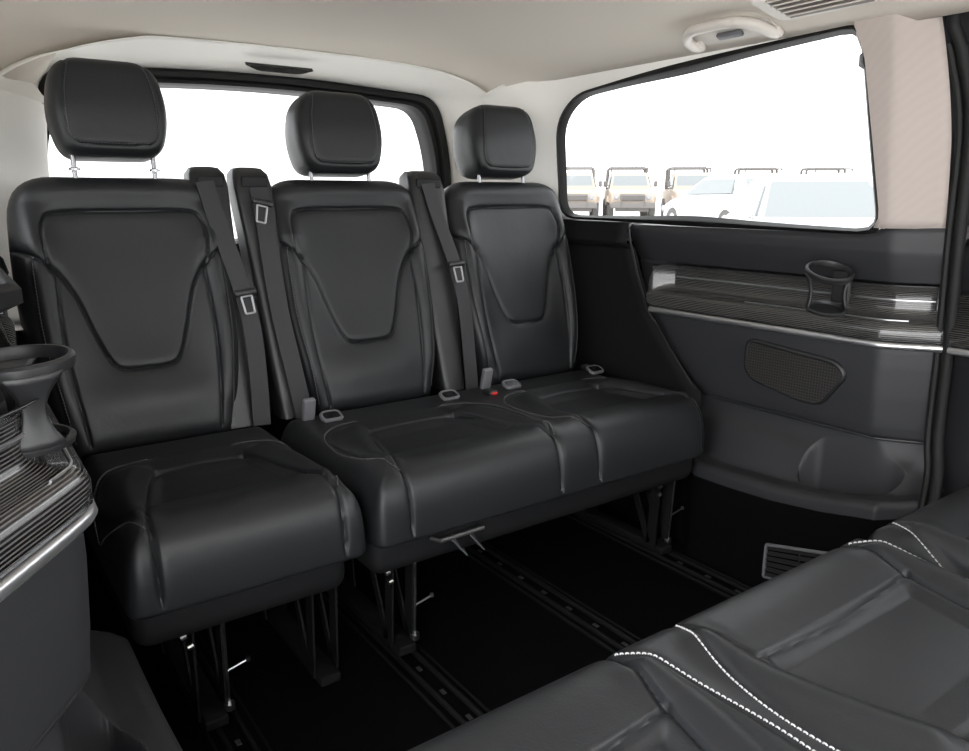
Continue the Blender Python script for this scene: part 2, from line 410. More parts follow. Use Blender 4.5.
def make_base(root, x0, x1, rails, plain=()):
    """moulded skirt under the cushion and the folding feet on the floor rails"""
    m = MB(); m.box(((x0+x1)/2-.008, .315, .325), (x1-x0-.046, .53, .115), bev=.035); m.build('seat_base', M['soft_dark'], root)
    m = MB(); m.tube([(x0+.07, .012, .384), ((x0+x1)/2, .004, .382), (x1-.07, .012, .384)], .0035, 8); m.build('piping', M['thread_dimmed'], root)
    for xr in rails:
        lg = MB()
        for s in (-1, 1):
            lg.ribbon([(xr+s*.028, .13, .285), (xr+s*.028, .145, .03)], (1, 0, 0), .035, .005)
            lg.ribbon([(xr+s*.028, .26, .29), (xr+s*.028, .155, .045)], (1, 0, 0), .022, .005)
            lg.ribbon([(xr+s*.028, .50, .29), (xr+s*.028, .46, .02)], (1, 0, 0), .035, .005)
        lg.tube([(xr-.045, .15, .235), (xr+.045, .15, .235)], .009, 12)
        lg.box((xr, .30, .030), (.05, .40, .024), bev=.006)
        f = lg.build('leg', M['darksteel'], root)
        if xr in plain: continue
        k = MB(); k.tube([(xr+.032, .115, .255), (xr+.034, .128, .05)], .0038, 8); k.lathe([(0, .002), (.012, .002), (.012, .016), (0, .016)], (xr+.034, .128, .034), 12)
        k.build('lock_rod', M['steel'], f)
        k = MB(); k.tube([(xr+.034, .122, .13), (xr+.075, .115, .145)], .0025, 8); k.lathe([(0, -.005), (.005, -.004), (.005, .004), (0, .005)], (xr+.077, .1148, .146), 10)
        k.build('release_lever', M['steel'], f)
        for dx, dy, dz in ((-.05, .10, .25), (.02, .105, .275), (-.035, .115, .215)):
            k = MB(); k.tube([(xr+dx-.005, dy, dz), (xr+dx+.006, dy, dz+.003)], .006, 10); k.build('hinge_pin', M['steel'], f)
def isofix(root, x, y=.49):
    Rm = Matrix.Translation((x, y, .526)) @ Matrix.Rotation(math.radians(22), 4, 'X')
    m = MB(); loop = roundpoly([(-.030, -.020, .014), (.030, -.020, .014), (.030, .020, .022), (-.030, .020, .022)], 6)
    m.tube([(a*.88, b*.88, 0) for a, b in loop], .0055, 8, True, mat=Rm); o = m.build('isofix_surround', M['ring'], root)
    m = MB(); m.prism([(a*.85, b*.85) for a, b in loop], .004, mat=Rm); m.build('isofix_opening', M['gloss'], o)
def tower(root, x, w, lean, y=.81):
    """belt outlet housing standing between two backrests"""
    m = MB(); P = []
    for z, hw, yy, d in ((.50, .040, .66, .05), (.80, w*.47, .735, .05), (1.0, w*.5, .79, .052), (1.12, w*.52, .825, .052), (1.155, w*.49, .835, .046), (1.172, w*.38, .84, .032), (1.175, w*.2, .84, .015)):
        ring = roundpoly([(-hw, -d, .02), (hw, -d, .02), (hw, d, .03), (-hw, d, .03)], 4)
        P.append([(x+a+lean*(z-1.1), yy+b, z) for a, b in np.vstack([ring, ring[:1]])])
    m.grid(P); t = m.build('belt_tower', M['plastic'], root)
    m = MB(); m.box((x+lean*.03, .778, 1.135), (w*.72, .012, .03), bev=.005); m.build('belt_outlet', M['rubber'], t)
    return t
def strap(root, pts, name='seat_belt', w=.047):
    P = catmull(pts, 8); m = MB(); m.ribbon([tuple(p) for p in P], (0.0, -1, .28), w, .0022)
    return m.build(name, M['web'], root)
def tongue(root, p, tilt=0., belt=None):
    Rm = Matrix.Translation(p) @ Matrix.Rotation(tilt, 4, 'Y') @ Matrix.Rotation(-.28, 4, 'X')
    m = MB()
    loop = roundpoly([(-.012, -.050, .004), (.012, -.050, .004), (.014, -.004, .004), (-.014, -.004, .004)], 4)
    m.tube([(a, 0, b) for a, b in loop], .0030, 8, True, mat=Rm, sx=1.)
    t = m.build('belt_tongue', M['tongue'], belt or root)
    m = MB(); m.box((0, 0, .006), (.060, .014, .017), Rm, .006); m.build('tongue_grip', M['plastic'], t)
def buckle(root, x, y, z, red=True, tilt=.25):
    Rm = Matrix.Translation((x, y, z)) @ Matrix.Rotation(tilt, 4, 'X')
    m = MB(); m.box((0, 0, .02), (.034, .018, .075), Rm, .006); m.ribbon([(x, y+.01, z-.01), (x, y+.02, z-.07)], (0, -1, .2), .026, .004)
    b = m.build('belt_buckle', M['buckle'], root)
    return b
def press_button(root, x, y, z):
    m = MB(); m.box((x, y, z), (.030, .045, .018), bev=.006); b = m.build('belt_buckle', M['plastic'], root)
    m = MB(); m.box((x, y-.023, z+.002), (.018, .006, .008), bev=.002); m.build('release_button', M['red'], b)
# --- rear single seat
X1 = .425
s1 = empty('captain_chair', (X1, Y0, 0), label='black leather rear seat standing on its own by the left side panel', cat='seat', group='rear row seats')
padL, stL = cushion_pad(-.24, .24, [(-.180, .182)])
cu = padL.mesh(MC, (.02, .05)).build('seat_cushion', M['leather'], s1); stitch(padL, stL, MC, M['thread_dimmed'], cu, .0011)
make_backrest(s1, .393-X1, .03)
make_base(s1, -.24, .24, (.345-X1, .60-X1), (.60-X1,))
tower(s1, .615-X1, .095, .02)
bl = strap(s1, [(.600-X1, .772, 1.135), (.612-X1, .742, 1.05), (.640-X1, .690, .90), (.655-X1, .650, .78), (.655-X1, .62, .65), (.650-X1, .60, .50)])
tongue(s1, (.648-X1, .652, .845), -.1, bl)
# --- rear bench for two
XB = 1.2375
bench = empty('car_bench_seat', (XB, Y0, 0), label='black leather rear bench with two backrests beside the right side panel', cat='bench seat', group='rear row seats')
padB, stB = cushion_pad(.675-XB, 1.80-XB, [(.765-XB, 1.195-XB), (1.325-XB, 1.745-XB)], rr=(.035, .11))
cb = padB.mesh(MC, (.02, .05)).build('seat_cushion', M['leather'], bench); stitch(padB, stB, MC, M['thread_dimmed'], cb, .0012)
make_backrest(bench, 1.006-XB); make_backrest(bench, 1.600-XB)
make_base(bench, .675-XB, 1.80-XB, (.80-XB, 1.72-XB))
m = MB(); m.tube([(.835-XB, .045, .335), (.845-XB, .020, .335), (.965-XB, .020, .337), (.975-XB, .045, .337)], .0055, 10); pull = m.build('pull_handle', M['steelrough'], bench)
m = MB()
for dx in (.880, .930): m.ribbon([(dx-XB, .024, .333), (dx-XB+.045, .040, .275), (dx-XB+.085, .12, .245), (dx-XB+.12, .30, .255)], (0, -.7, 1), .018, .003)
m.build('handle_strap', M['buckle'], pull)
for x in (.80, 1.175, 1.405, 1.76): isofix(bench, x-XB)
tower(bench, .735-XB, .10, -.03); tower(bench, 1.29-XB, .12, .02)
b2 = strap(bench, [(.742-XB, .772, 1.12), (.742-XB, .742, 1.05), (.738-XB, .69, .90), (.742-XB, .66, .78), (.757-XB, .62, .62), (.775-XB, .60, .48)], w=.05)
tongue(bench, (.733-XB, .722, 1.075), .25, b2)
b3 = strap(bench, [(1.285-XB, .772, 1.135), (1.295-XB, .742, 1.05), (1.325-XB, .69, .90), (1.335-XB, .65, .78), (1.335-XB, .62, .62), (1.335-XB, .60, .48)])
tongue(bench, (1.322-XB, .665, .885), -.05, b3)
buckle(bench, .752-XB, .53, .520); buckle(bench, 1.335-XB, .53, .525)
press_button(bench, 1.31-XB, .47, .518); press_button(bench, 1.775-XB, .54, .520)
# --- middle row, turned to face the rear row
def cushion_copy(mesh_o, name, loc, label):
    r = empty(name, loc, PI, label=label, cat='bench seat' if 'bench' in name else 'seat', group='middle row seats')
    c = mesh_o.copy(); C.objects.link(c); c.parent = r
    for st_o in list(mesh_o.children):
        d = st_o.copy(); C.objects.link(d); d.parent = c; d.material_slots[0].link = 'OBJECT'; d.material_slots[0].material = M['thread']
    return r
mb_ = cushion_copy(cb, 'car_bench_seat', (1.97-XB, .665, 0), 'black leather bench cushion with white stitching, nearest in front, lower right')
make_base(mb_, .675-XB, 1.80-XB, (.70-XB, 1.17-XB, 1.60-XB))
ms_ = cushion_copy(cu, 'captain_chair', (1.97-X1, .665, 0), 'black leather seat cushion at the right edge beside the sliding door')
make_base(ms_, -.24, .24, (1.97-1.72-X1,))
# ---------------------------------------------------------------- side panels
XC = .99                                     # middle plane of the cabin
def bend(y): 
    t = max(0., .955-y); return .72*(math.sqrt(t*t+.0004)-.02) if t > 0 else 0.
def lerp(x, xs, ys): return float(np.interp(x, xs, ys))
PZ = [.490, .52, .60, .68, .725, .745, .76, .883, .893, .93, .965, .99, 1.004, 1.008]
PX = [1.905, 1.898, 1.889, 1.884, 1.884, 1.890, 1.938, 1.942, 1.908, 1.892, 1.880, 1.878, 1.885, 1.900]
def px(z): return lerp(z, PZ, PX)
def seam_y(z): return lerp(z, [.48, .52, .62, .74, .85, .95, 1.01], [1.49, 1.535, 1.63, 1.725, 1.775, 1.81, 1.82])
def side(sgn, c=None):
    """sgn +1 right of the cabin, -1 left; returns mapping from right-hand coordinates"""
    c = c or XC
    if sgn > 0: return lambda x, y, z: (x, y, z)
    return lambda x, y, z: (2*c-x, y, z)
def make_side(sgn, where):
    f = side(sgn); YE = .80 if sgn > 0 else .70; zb_ = .49 if sgn > 0 else .535; out_ = 0. if sgn > 0 else .10
    w = empty('side_panel', f(1.9, 1.3, 0), label=where, cat='trim panel', group=None)
    off = Vector(f(1.9, 1.3, 0))
    def loc(p): return tuple(Vector(f(*p))-off)
    zs = [z for z in sorted(set(PZ+[zb_]+list(np.linspace(.49, 1.008, 40)))) if z >= zb_]; P = []
    for z in zs:
        ys = np.concatenate([np.linspace(seam_y(z), 1.0, 14), np.linspace(.99, YE, 20)]); row = []
        for i, y in enumerate(ys):
            e = .012 if i == 0 else 0.
            if .892 > z > .755 and y > 1.665: xx = lerp(z, [.745, .893], [1.888, 1.905])
            else: xx = px(z)
            if z > .885: xx += out_
            zz = z+(.022*min(1, max(0, (1.01-y)/.05)) if z > .97 else 0)
            row.append(loc((xx+bend(y)+e, y, zz)))
        P.append(row)
    m = MB(); m.grid(P); solid(m.build('panel_body', M['soft'], w), .004, 0)
    # lower ledge of the panel (thin bright edge over the recess)
    m = MB(); m.tube([loc((px(zb_)+bend(y), y, zb_)) for y in np.linspace(1.47, YE, 30)], .004, 8); m.build('panel_edge', M['plastic'], w)
    # striped insert: a shallow tray wall above a rounded ledge
    def ins(y, t):
        k = min(1., max(0., (1.715-y)/.05)); k = math.sqrt(max(0., 1-(1-k)**2))
        zt = .80+(.884-.80)*k; zb = .765-.014*k; kx = min(1., max(0., (1.700-y)/.05))
        prof = [(1.905, zt), (1.926, zt-.012*k), (1.930, zt-.03*k), (1.929, .822), (1.922, .808), (1.902, .800), (1.884, .797), (1.873, .788), (1.868, .772), (1.869, zb)]
        cs = [0]
        for a, b in zip(prof[:-1], prof[1:]): cs.append(cs[-1]+math.dist(a, b))
        X_ = np.interp(t*cs[-1], cs, [a[0] for a in prof]); X_ = X_*kx+min(X_, 1.878)*(1-kx)
        return X_, np.interp(t*cs[-1], cs, [a[1] for a in prof])
    P = []; uvs = []
    for y in np.concatenate([np.linspace(1.7149, 1.66, 14), np.linspace(1.65, 1.0, 16), np.linspace(.99, YE+.025, 18)]):
        row = []
        for t in np.linspace(0, 1, 28):
            x, z = ins(y, t); row.append(loc((x+bend(y), y, z))); uvs.append((y, t*.19))
        P.append(row)
    m = MB(); m.grid(P); d = solid(m.build('striped_insert', M['decor'], w), .003, 0); set_uv(d, uvs)
    m = MB(); m.tube([loc((1.925+bend(y), y, .846)) for y in np.linspace(1.64, .87, 24)], .0025, 6)
    m.build('insert_trim_line', M['silver'], d)
    m = MB(); m.tube([loc((1.885+bend(y), y, .800)) for y in np.linspace(1.35, .90, 24)], .0018, 6)
    m.build('insert_trim_line', M['silver'], d)
    m = MB(); m.tube([loc((1.924+bend(.865), .865, z)) for z in np.linspace(.874, .825, 8)], .0028, 6); m.build('insert_end_trim', M['silver'], d)
    m = MB(); m.tube([loc((1.872+bend(y), y, .738)) for y in np.concatenate([np.linspace(1.70, 1.0, 16), np.linspace(.99, YE, 16)])], .0095, 12, sx=.8)
    m.build('chrome_strip', M['silver'], w)
    # fixed seam line between front and rear part
    if sgn > 0:
        loop = roundpoly([(1.325, .694, .03), (1.055, .672, .03), (1.025, .645, .02), (1.090, .553, .04), (1.14, .549, .03), (1.305, .582, .04), (1.328, .61, .04)], 8)
        m = MB(); m.tube([loc((px(z)-.002, y, z)) for y, z in loop], .008, 8, True); sp = m.build('speaker_surround', M['plastic'], w)
        rings = []
        cy, cz = loop[:, 0].mean(), loop[:, 1].mean()
        for s in (1, .75, .5, .25, .02): rings.append([loc((1.8785, cy+(y-cy)*s, cz+(z-cz)*s)) for y, z in np.vstack([loop, loop[:1]])])
        m = MB(); m.grid(rings); solid(m.build('speaker_grille', M['mesh'], w, smooth=False), .003, 0)
    return w
make_side(1, 'black side trim panel with striped insert and speaker, right, below the side window')
make_side(-1, 'black side trim panel with striped insert at the left picture edge')
# ---------------------------------------------------------------- storage ledges with a cup well
def make_ledge(sgn, label):
    f = side(sgn); off = Vector(f(1.85, 1.2, .3)); r = empty('storage_ledge', tuple(off), label=label, cat='ledge')
    well = roundpoly([(1.922, 1.10, .02), (1.868, 1.135, .045), (1.833, 1.06, .05), (1.836, .94, .05), (1.868, .880, .04), (1.925, .858, .02), (1.937, .90, .02)], 10)
    ys = np.concatenate([np.linspace(2.35, 1.2, 40), np.linspace(1.19, .79, 110)])
    ex = lambda y: 1.785+1.37*max(0., .862-y)+.06*min(1, max(0, (y-1.42)/.06))
    P = []
    from math import exp
    def inside(x, y):
        c = False; n = len(well)
        for i in range(n):
            x1, y1 = well[i]; x2, y2 = well[(i+1) % n]
            if (y1 > y) != (y2 > y) and x < (x2-x1)*(y-y1)/(y2-y1)+x1: c = not c
        return c
    XX = np.zeros((len(ys), 62)); YY = XX.copy(); ZZ = XX.copy()
    for i, y in enumerate(ys):
        zt = lerp(y, [.80, .87, 1.0, 1.15, 1.3, 2.4], [.372, .366, .340, .322, .315, .312])
        x0 = ex(y); x1 = 1.937+bend(y)
        for j in range(62):
            if j < 10:
                a = j/9*PI/2; xx = x0+.026*(1-math.cos(a)); zz = zt-.026+.026*math.sin(a)
                if j == 0: zz = zt-.045
            else:
                t = (j-9)/52; xx = x0+.026+t*(x1-x0-.026)
                q = min(1., max(0., (t-.30)/.50)); q = q*q*(3-2*q); e = min(1., max(0., (t-.72)/.28))
                zz = zt+(.425-zt)*q+.065*e*e
            XX[i, j] = xx; YY[i, j] = y; ZZ[i, j] = zz
    d = pdist(XX, YY, well, True)
    ins = np.array([[inside(XX[i, j], YY[i, j]) for j in range(62)] for i in range(len(ys))])
    k = np.where(ins, np.clip(d/.013, 0, 1), 0); k = k*k*(3-2*k)
    ZZ = ZZ*(1-k)+k*.17
    rim = np.exp(-(d/.004)**2)*.0025*(~ins); ZZ = ZZ+rim
    m = MB(); m.grid([[tuple(Vector(f(XX[i, j], YY[i, j], ZZ[i, j]))-off) for j in range(62)] for i in range(len(ys))])
    o = m.build('ledge_top', M['soft'], r, angle=80)
    m = MB(); m.grid([[tuple(Vector(f(ex(y), y, z))-off) for z in (lerp(y, [.80, .87, 1.0, 1.15, 1.3, 2.4], [.372, .366, .340, .322, .315, .312])-.043, .20, .004)] for y in ys]); m.build('ledge_skirt', M['carpet'], r)
    m = MB(); c = Vector(f(1.885, 1.04, .172))-off; m.lathe([(.03, .0), (.033, .004), (.033, .026), (.030, .030), (.027, .026), (.027, .004), (0, .004)], tuple(c), 26)
    m.build('cup_insert', M['plastic'], r)
    # front end face
    m = MB(); P = []
    for t in np.linspace(0, 1, 12):
        x = ex(.79)+t*(1.937+bend(.79)-ex(.79)); P.append([tuple(Vector(f(x, .79, z))-off) for z in (.004, .15, .33)])
    m.grid(P); m.build('ledge_end', M['carpet'], r)
    return r
make_ledge(1, 'black moulded ledge with a deep cup well at the foot of the right panel')
make_ledge(-1, 'black moulded ledge with a cup well at the bottom left corner')
# heater grille in the right ledge's face
vg = empty('air_vent', (1.776, 1.04, .14), label='slatted floor air vent with a grey frame low on the right wall', cat='vent')
m = MB(); loop = roundpoly([(.10, .012, .006), (.10, -.085, .006), (-.10, -.055, .006), (-.10, .062, .006)], 3)
m.tube([(0, y, z) for y, z in loop], .0048, 8, True); m.build('vent_frame', M['buckle'], vg)
m = MB()
for k in range(6):
    t = (k+.5)/6; m.ribbon([(.002, .097, .012-.097*t), (.002, -.097, .062-.117*t)], (-.7, 0, .7), .012, .002)
m.build('slat', M['plastic'], vg)
m = MB(); m.tube([(.002, 0, .037), (.002, 0, -.070)], .002, 6); m.build('mullion', M['plastic'], vg)
# ---------------------------------------------------------------- cup holders clipped to the inserts
def cup_holder(sgn, c, label, R=.058, hh=.092, tilt=0., front=False):
    f = side(sgn); off = Vector(f(*c)); r = empty('cup_holder', tuple(off), label=label, cat='cup holder', group='folding cup holders')
    s = 1 if sgn > 0 else -1
    def ringm(rad, z, h, t, ti):
        Rt = Matrix.Translation((0, 0, z)) @ Matrix.Rotation(ti, 4, Vector((.815, -.58, 0)))
        m = MB(); m.lathe([(rad-t, -h/2), (rad-t*.2, -h/2), (rad, -h/2+t*.6), (rad, h/2-t*.4), (rad-t*.4, h/2), (rad-t*.8, h/2), (rad-t, h/2-t*.4), (rad-t, -h/2)], (0, 0, 0), 48, mat=Rt); return m, Rt
    top, _ = ringm(R, 0, .015, .008, tilt); top.build('top_ring', M['plastic'], r)
    q, Rt = ringm(R*.84, -hh, .010, .008, tilt*.7); q.lathe([(0, -.003), (R*.80, -.003), (R*.80, -.005), (0, -.005)], (0, 0, 0), 30, mat=Rt); q.build('cup_base', M['plastic'], r)
    for deg in ((278, 98) if front else (-35, 145)):
        a = math.radians(deg); P = []
        for t in np.linspace(0, 1, 12):
            rr = R*(.97-.13*t)-.010*math.sin(PI*t); w = (.62-.34*math.sin(PI*t)) if front else (.17-.03*math.sin(PI*t))
            z = -.004-(hh-.006)*t; row = []
            for u in np.linspace(-w, w, 9):
                n = a+u; zz = z+math.sin(tilt)*rr*math.cos(n-math.radians(55))*(1-.3*t); row.append((rr*math.cos(n), rr*math.sin(n), zz))
            P.append(row)
        m = MB(); m.grid(P); solid(m.build('arm', M['plastic'], r), .006, 0)
    m = MB(); m.box((s*(R+.006), 0, -hh*.45), (.014, .05, hh*.9), bev=.006); m.build('clip', M['plastic'], r)
    return r
cup_holder(1, (1.818, 1.062, .912), 'black folding cup holder on the right panel, below the side window', tilt=.36)
cup_holder(-1, (2*XC-.058, .985, .917), 'black folding cup holder at the left edge of the picture', tilt=.06, front=True)
# ---------------------------------------------------------------- the shell
def struct(name, mb, m, t=None, off=0, **k):
    o = mb.build(name, m, **k); o['kind'] = 'structure'
    if t: solid(o, t, off)
    return o
m = MB(); m.box((XC, .65, -.01), (2.1, 4.2, .02)); struct('floor', m, M['carpet'], smooth=False)
def ceil_z(x, y):
    d = abs(x-XC)/.83; return 1.562-.022*d**2-.068*d**8-.030*min(1.1, max(0., (y-2.15)/.35))**2*(1+2.2*min(d, 1.05)**4)+(.35*max(0., y-2.5) if x > XC else -.42*max(0., y-2.40)*min(1., max(0., (d-.50)/.25)))
P = []
for y in np.linspace(-1.35, 2.72, 44): P.append([(XC+.83*s-(.19*s*s if s < 0 else 0), min(y, (2.62 if s < -.68 else 2.49 if s < -.45 else 2.445)+.0005*y), ceil_z(XC+.83*s, min(y, 2.62 if s < -.68 else 2.49 if s < -.45 else 2.445))) for s in np.linspace(-1, 1, 44)])
m = MB(); m.grid(P); struct('ceiling', m, M['headliner'], .03, 1)
def polar(poly, c, n, start=0.):
    """points of a closed polygon at n even angles about c"""
    P = np.vstack([poly, poly[:1]]); out = []
    for k in range(n):
        a = start+2*PI*k/n; d = np.array([math.cos(a), math.sin(a)]); best = None
        for p, q in zip(P[:-1], P[1:]):
            e = q-p; det = d[0]*(-e[1])+e[0]*d[1]
            if abs(det) < 1e-12: continue
            r = p-np.array(c); t = (r[0]*(-e[1])+e[0]*r[1])/det; u = (d[0]*r[1]-d[1]*r[0])/det
            if t > 0 and -1e-9 <= u <= 1+1e-9 and (best is None or t > best): best = t
        out.append(np.array(c)+d*(best or 0))
    return np.array(out)
WIN = roundpoly([(.972, 1.008, .05), (2.155, 1.022, .07), (2.125, 1.345, .09), (2.02, 1.425, .10), (1.72, 1.452, .2), (1.30, 1.474, .2), (1.025, 1.482, .045)], 10)
def wx(z): return 1.885-(z-1.0)*.165
def wb(y): return .72*max(0., .955-y)
WC = (1.55, 1.23)
def make_upper(sgn, n):
    f = side(sgn, .925); LR = 'right' if sgn > 0 else 'left'
    a = polar(WIN, WC, 220); outer = polar(np.array([(.93, .95), (2.45, .95), (2.45, 1.56), (.93, 1.56)]), WC, 220)
    P = []
    for p, q in zip(a, outer):
        row = []
        for t in (0, .02, .06, .2, .45, .7, 1.):
            y, z = p+(q-p)*t; x = wx(z)+.016*(1-min(1, t/.06))**2
            x += wb(y)+(.022 if z < 1.022 else 0)
            if y > 2.12: x -= .62*(y-2.12)**1.35*.55
            row.append(f(x, y, min(z, ceil_z(1.8, y)+.03)))
        P.append(row)
    m = MB(); m.grid(P, close_u=True); struct('trim_%d' % n, m, M['trimlight'], .004, 0)
    cen = np.array(WC)
    def band(k0, k1, dx0, dx1):
        P = []
        for p in a:
            d = (p-cen)/np.linalg.norm(p-cen); r = []
            for k, dx in ((k0, dx0), ((k0+k1)/2, min(dx0, dx1)-.006), (k1, dx1)):
                q = p+d*k; r.append(f(wx(q[1])+dx, q[0], q[1]))
            P.append(r)
        return P
    win = empty('window_%d' % n, f(1.87, 1.5, 1.2)); win['kind'] = 'structure'
    off = -Vector(f(1.87, 1.5, 1.2))
    Mt = Matrix.Translation(off)
    m = MB(); m.grid(band(.007, -.022, -.004, .012), close_u=True, mat=Mt); solid(m.build('window_seal', M['rubber'], win), .003, 0)
    g = [[f(wx(p[1])+.014, p[0], p[1]) for p in a]]+[[f(wx(cen[1]+(p[1]-cen[1])*s)+.014, *(cen+(p-cen)*s)) for p in a] for s in (.5, .02)]
    m = MB(); m.grid([list(r)+[r[0]] for r in g], mat=Mt); m.build('window_pane', M['glass'], win)
make_upper(1, 1); make_upper(-1, 2)
# pillar trim in front of the side window
for sgn, n in ((1, 3), (-1, 4)):
    f = side(sgn, .925); P = []
    for z in np.linspace(1.022, 1.50, 22):
        row = []
        yf = lerp(z, [1.0, 1.05, 1.42, 1.48, 1.52], [1.012, .985, 1.035, 1.06, 1.075])
        for t in np.linspace(0, 1, 16):
            y = yf+t*(.856+.022*max(0, (z-1.2)/.25)**1.6-yf); x = wx(z)-.010+(.016 if t == 0 else 0)+wb(y)
            row.append(f(x, y, z))
        P.append(row)
    m = MB(); m.grid(P); struct('trim_%d' % n, m, M['pillar'], .004, 0)
# side walls behind everything: body shell
for sgn, nm in ((1, 'wall_right'), (-1, 'wall_left')):
    f = side(sgn); P = []
    for y in np.linspace(2.75, .82, 30):
        P.append([f(x+bend(y)-(.30*(y-2.3) if y > 2.3 else 0), y, z) for x, z in ((1.95, 0), (1.95, .40), (1.95, .6), (1.95, .8), (1.95, .93), (1.95, .95), (1.95, .975), (1.915, .99), (1.915, 1.0), (1.925, 1.005))])
    m = MB(); m.grid(P); struct(nm, m, M['soft_dark'], .01, 0)
    # rear part of the panelling, behind the seam
    P = []
    for z, x in ((.33, 1.915), (.49, 1.912), (.70, 1.907), (.84, 1.905), (.925, 1.902), (.93, 1.898), (.94, 1.872), (.948, 1.868), (.975, 1.874), (.982, 1.880), (1.0, 1.884), (1.010, 1.886), (1.012, 1.90)):
        P.append([f(x-.30*max(0, y-2.3), y, z) for y in np.linspace(seam_y(z)+.003, 2.6, 14)])
    m = MB(); m.grid(P); struct('trim_%d' % (5 if sgn > 0 else 6), m, M['soft_dark'], .004, 0)
    m = MB(); m.tube([f(1.884+(.0 if z > .7 else .012), seam_y(z)+.001, z) for z in np.linspace(.5, .995, 30)], .0045, 6)
    struct('trim_%d' % (7 if sgn > 0 else 8), m, M['plastic'])
# rear surround: header and D pillars between shell and tailgate
YR = 2.65
GATE = roundpoly([(.255, .85, .05), (1.725, .85, .05), (1.715, 1.25, .2), (1.66, 1.468, .085), (.99, 1.500, .8), (.32, 1.468, .085), (.265, 1.25, .2)], 10)
GC = (.99, 1.2)
ga = polar(GATE, GC, 240)
sh = polar(roundpoly([(.03, .80, .05), (1.86, .80, .05), (1.86, 1.25, .2), (1.80, 1.52, .14), (.99, 1.57, .8), (.10, 1.52, .14), (.03, 1.25, .2)], 10), GC, 240)
P = []
for g_, s_ in zip(ga, sh):
    top = min(1, max(0, (s_[1]-1.25)/.22)); y0 = 2.18+.27*top**1.5; row = []
    zc = min(s_[1], ceil_z(s_[0], 2.45)-.001) if top > .6 else s_[1]
    p0 = np.array([s_[0], y0, zc]); p1 = np.array([g_[0], YR, g_[1]])
    ctrl = np.array([s_[0]*.55+g_[0]*.45, YR-.08, s_[1]*.6+g_[1]*.4])
    if g_[0] < .5: ctrl[0] = ctrl[0]+(.405-ctrl[0])*min(1, max(0, (1.43-g_[1])/.07))
    if s_[0] < .5 or top > .5: p0 = p0+(p0-ctrl)*.30
    for t in np.linspace(0, 1, 14): row.append(tuple((1-t)**2*p0+2*t*(1-t)*ctrl+t*t*p1))
    P.append(row)
m = MB(); m.grid(P, close_u=True); struct('trim_9', m, M['trimlight'], .004, 0)
# tailgate with its glass
d = empty('door_1', (.99, 2.7, 0)); d['kind'] = 'structure'
Mt = Matrix.Translation((-.99, -2.7, 0))
GL = polar(roundpoly([(.300, .95, .04), (1.655, .95, .04), (1.645, 1.25, .2), (1.585, 1.425, .07), (.99, 1.452, .8), (.380, 1.425, .07), (.308, 1.25, .2)], 10), GC, 240)
P = []
for g_, i_ in zip(ga, GL):
    o_ = np.array(GC)+(g_-np.array(GC))*1.01
    row = [(o_[0], YR+.006, o_[1])]
    for t, yy in ((.05, -.010), (.2, -.016), (.45, -.014), (.52, .000), (.56, .008), (.68, .010), (.72, -.002), (.86, .0), (.93, .02), (1.0, .085)):
        q = g_+(i_-g_)*t; row.append((q[0], YR+yy, q[1]))
    P.append(row)
m = MB(); m.grid(P, close_u=True, mat=Mt); solid(m.build('window_frame', M['rubber'], d), .003, 0)
m = MB(); m.grid([[(q[0], YR+.083, q[1]) for q in list(np.array(GC)+(GL-np.array(GC))*s)+[np.array(GC)+(GL[0]-np.array(GC))*s]] for s in (1.01, .5, .02)], mat=Mt); pane = m.build('window_pane', M['glass'], d)
m = MB()
for k in range(16):
    z = .98+k*.028; m.tube([(.36-.99, YR+.081-2.7, z), (1.62-.99, YR+.081-2.7, z)], .0005, 4)
m.build('heating_wires', M['buckle'], pane)
m = MB(); m.box((0, .02, .46), (1.66, .06, .92), bev=.02); m.build('door_panel', M['soft_dark'], d)
# rear lamp in the header
lp = empty('ceiling_light', (.985, 2.535, 1.506), label='slim glossy black lamp set into the header above the rear window', cat='light')
Rm = Matrix.Rotation(math.radians(-48), 4, 'X')
m = MB(); m.prism(roundpoly([(-.115, .010, .004), (-.07, -.010, .02), (.07, -.010, .02), (.115, .010, .004)], 6), .012, mat=Matrix.Translation((0, 0, -.004)) @ Matrix.Rotation(math.radians(140), 4, 'X')); m.build('lamp_housing', M['lens'], lp)
for x in (-.05, .045):
    m = MB(); m.box((x, -.002, -.010), (.05, .006, .006), bev=.002); m.build('lamp_lens', M['lamp'], lp)
# grab handle and roof vent
TH = Matrix.Rotation(.42, 4, 'Y')
gh = empty('grab_handle', (1.735, 1.355, ceil_z(1.735, 1.355)+.002), label='beige folding grab handle on the headliner above the side window', cat='handle')
m = MB(); loop = roundpoly([(-.02, -.125, .02), (.045, -.125, .02), (.045, .125, .02), (-.02, .125, .02)], 5); m.prism([(a, b) for a, b in loop], .008, mat=TH @ Matrix.Translation((0, 0, -.006))); m.build('handle_plate', M['trimwhite'], gh)
m = MB(); m.tube([tuple(p) for p in catmull([(.045, -.118, -.008), (.020, -.120, -.020), (-.022, -.108, -.026), (-.050, -.075, -.028), (-.058, -.03, -.028), (-.058, .03, -.028), (-.050, .075, -.028), (-.022, .108, -.026), (.020, .120, -.020), (.045, .118, -.008)], 6)], .0135, 14, mat=TH); m.build('handle_grip', M['trimwhite'], gh)
m = MB(); m.box((.012, 0, -.012), (.022, .075, .012), TH, .005); m.build('coat_hook', M['buckle'], gh)
for y in (-.118, .118):
    m = MB(); m.box((.035, y, -.012), (.03, .036, .018), TH, .006); m.build('handle_mount', M['trimwhite'], gh)
rv = empty('roof_vent', (1.655, 1.07, ceil_z(1.655, 1.07)-.001), label='beige louvred air outlet in the headliner beside the grab handle', cat='vent')
Rv = Matrix.Rotation(.20, 4, 'Y')
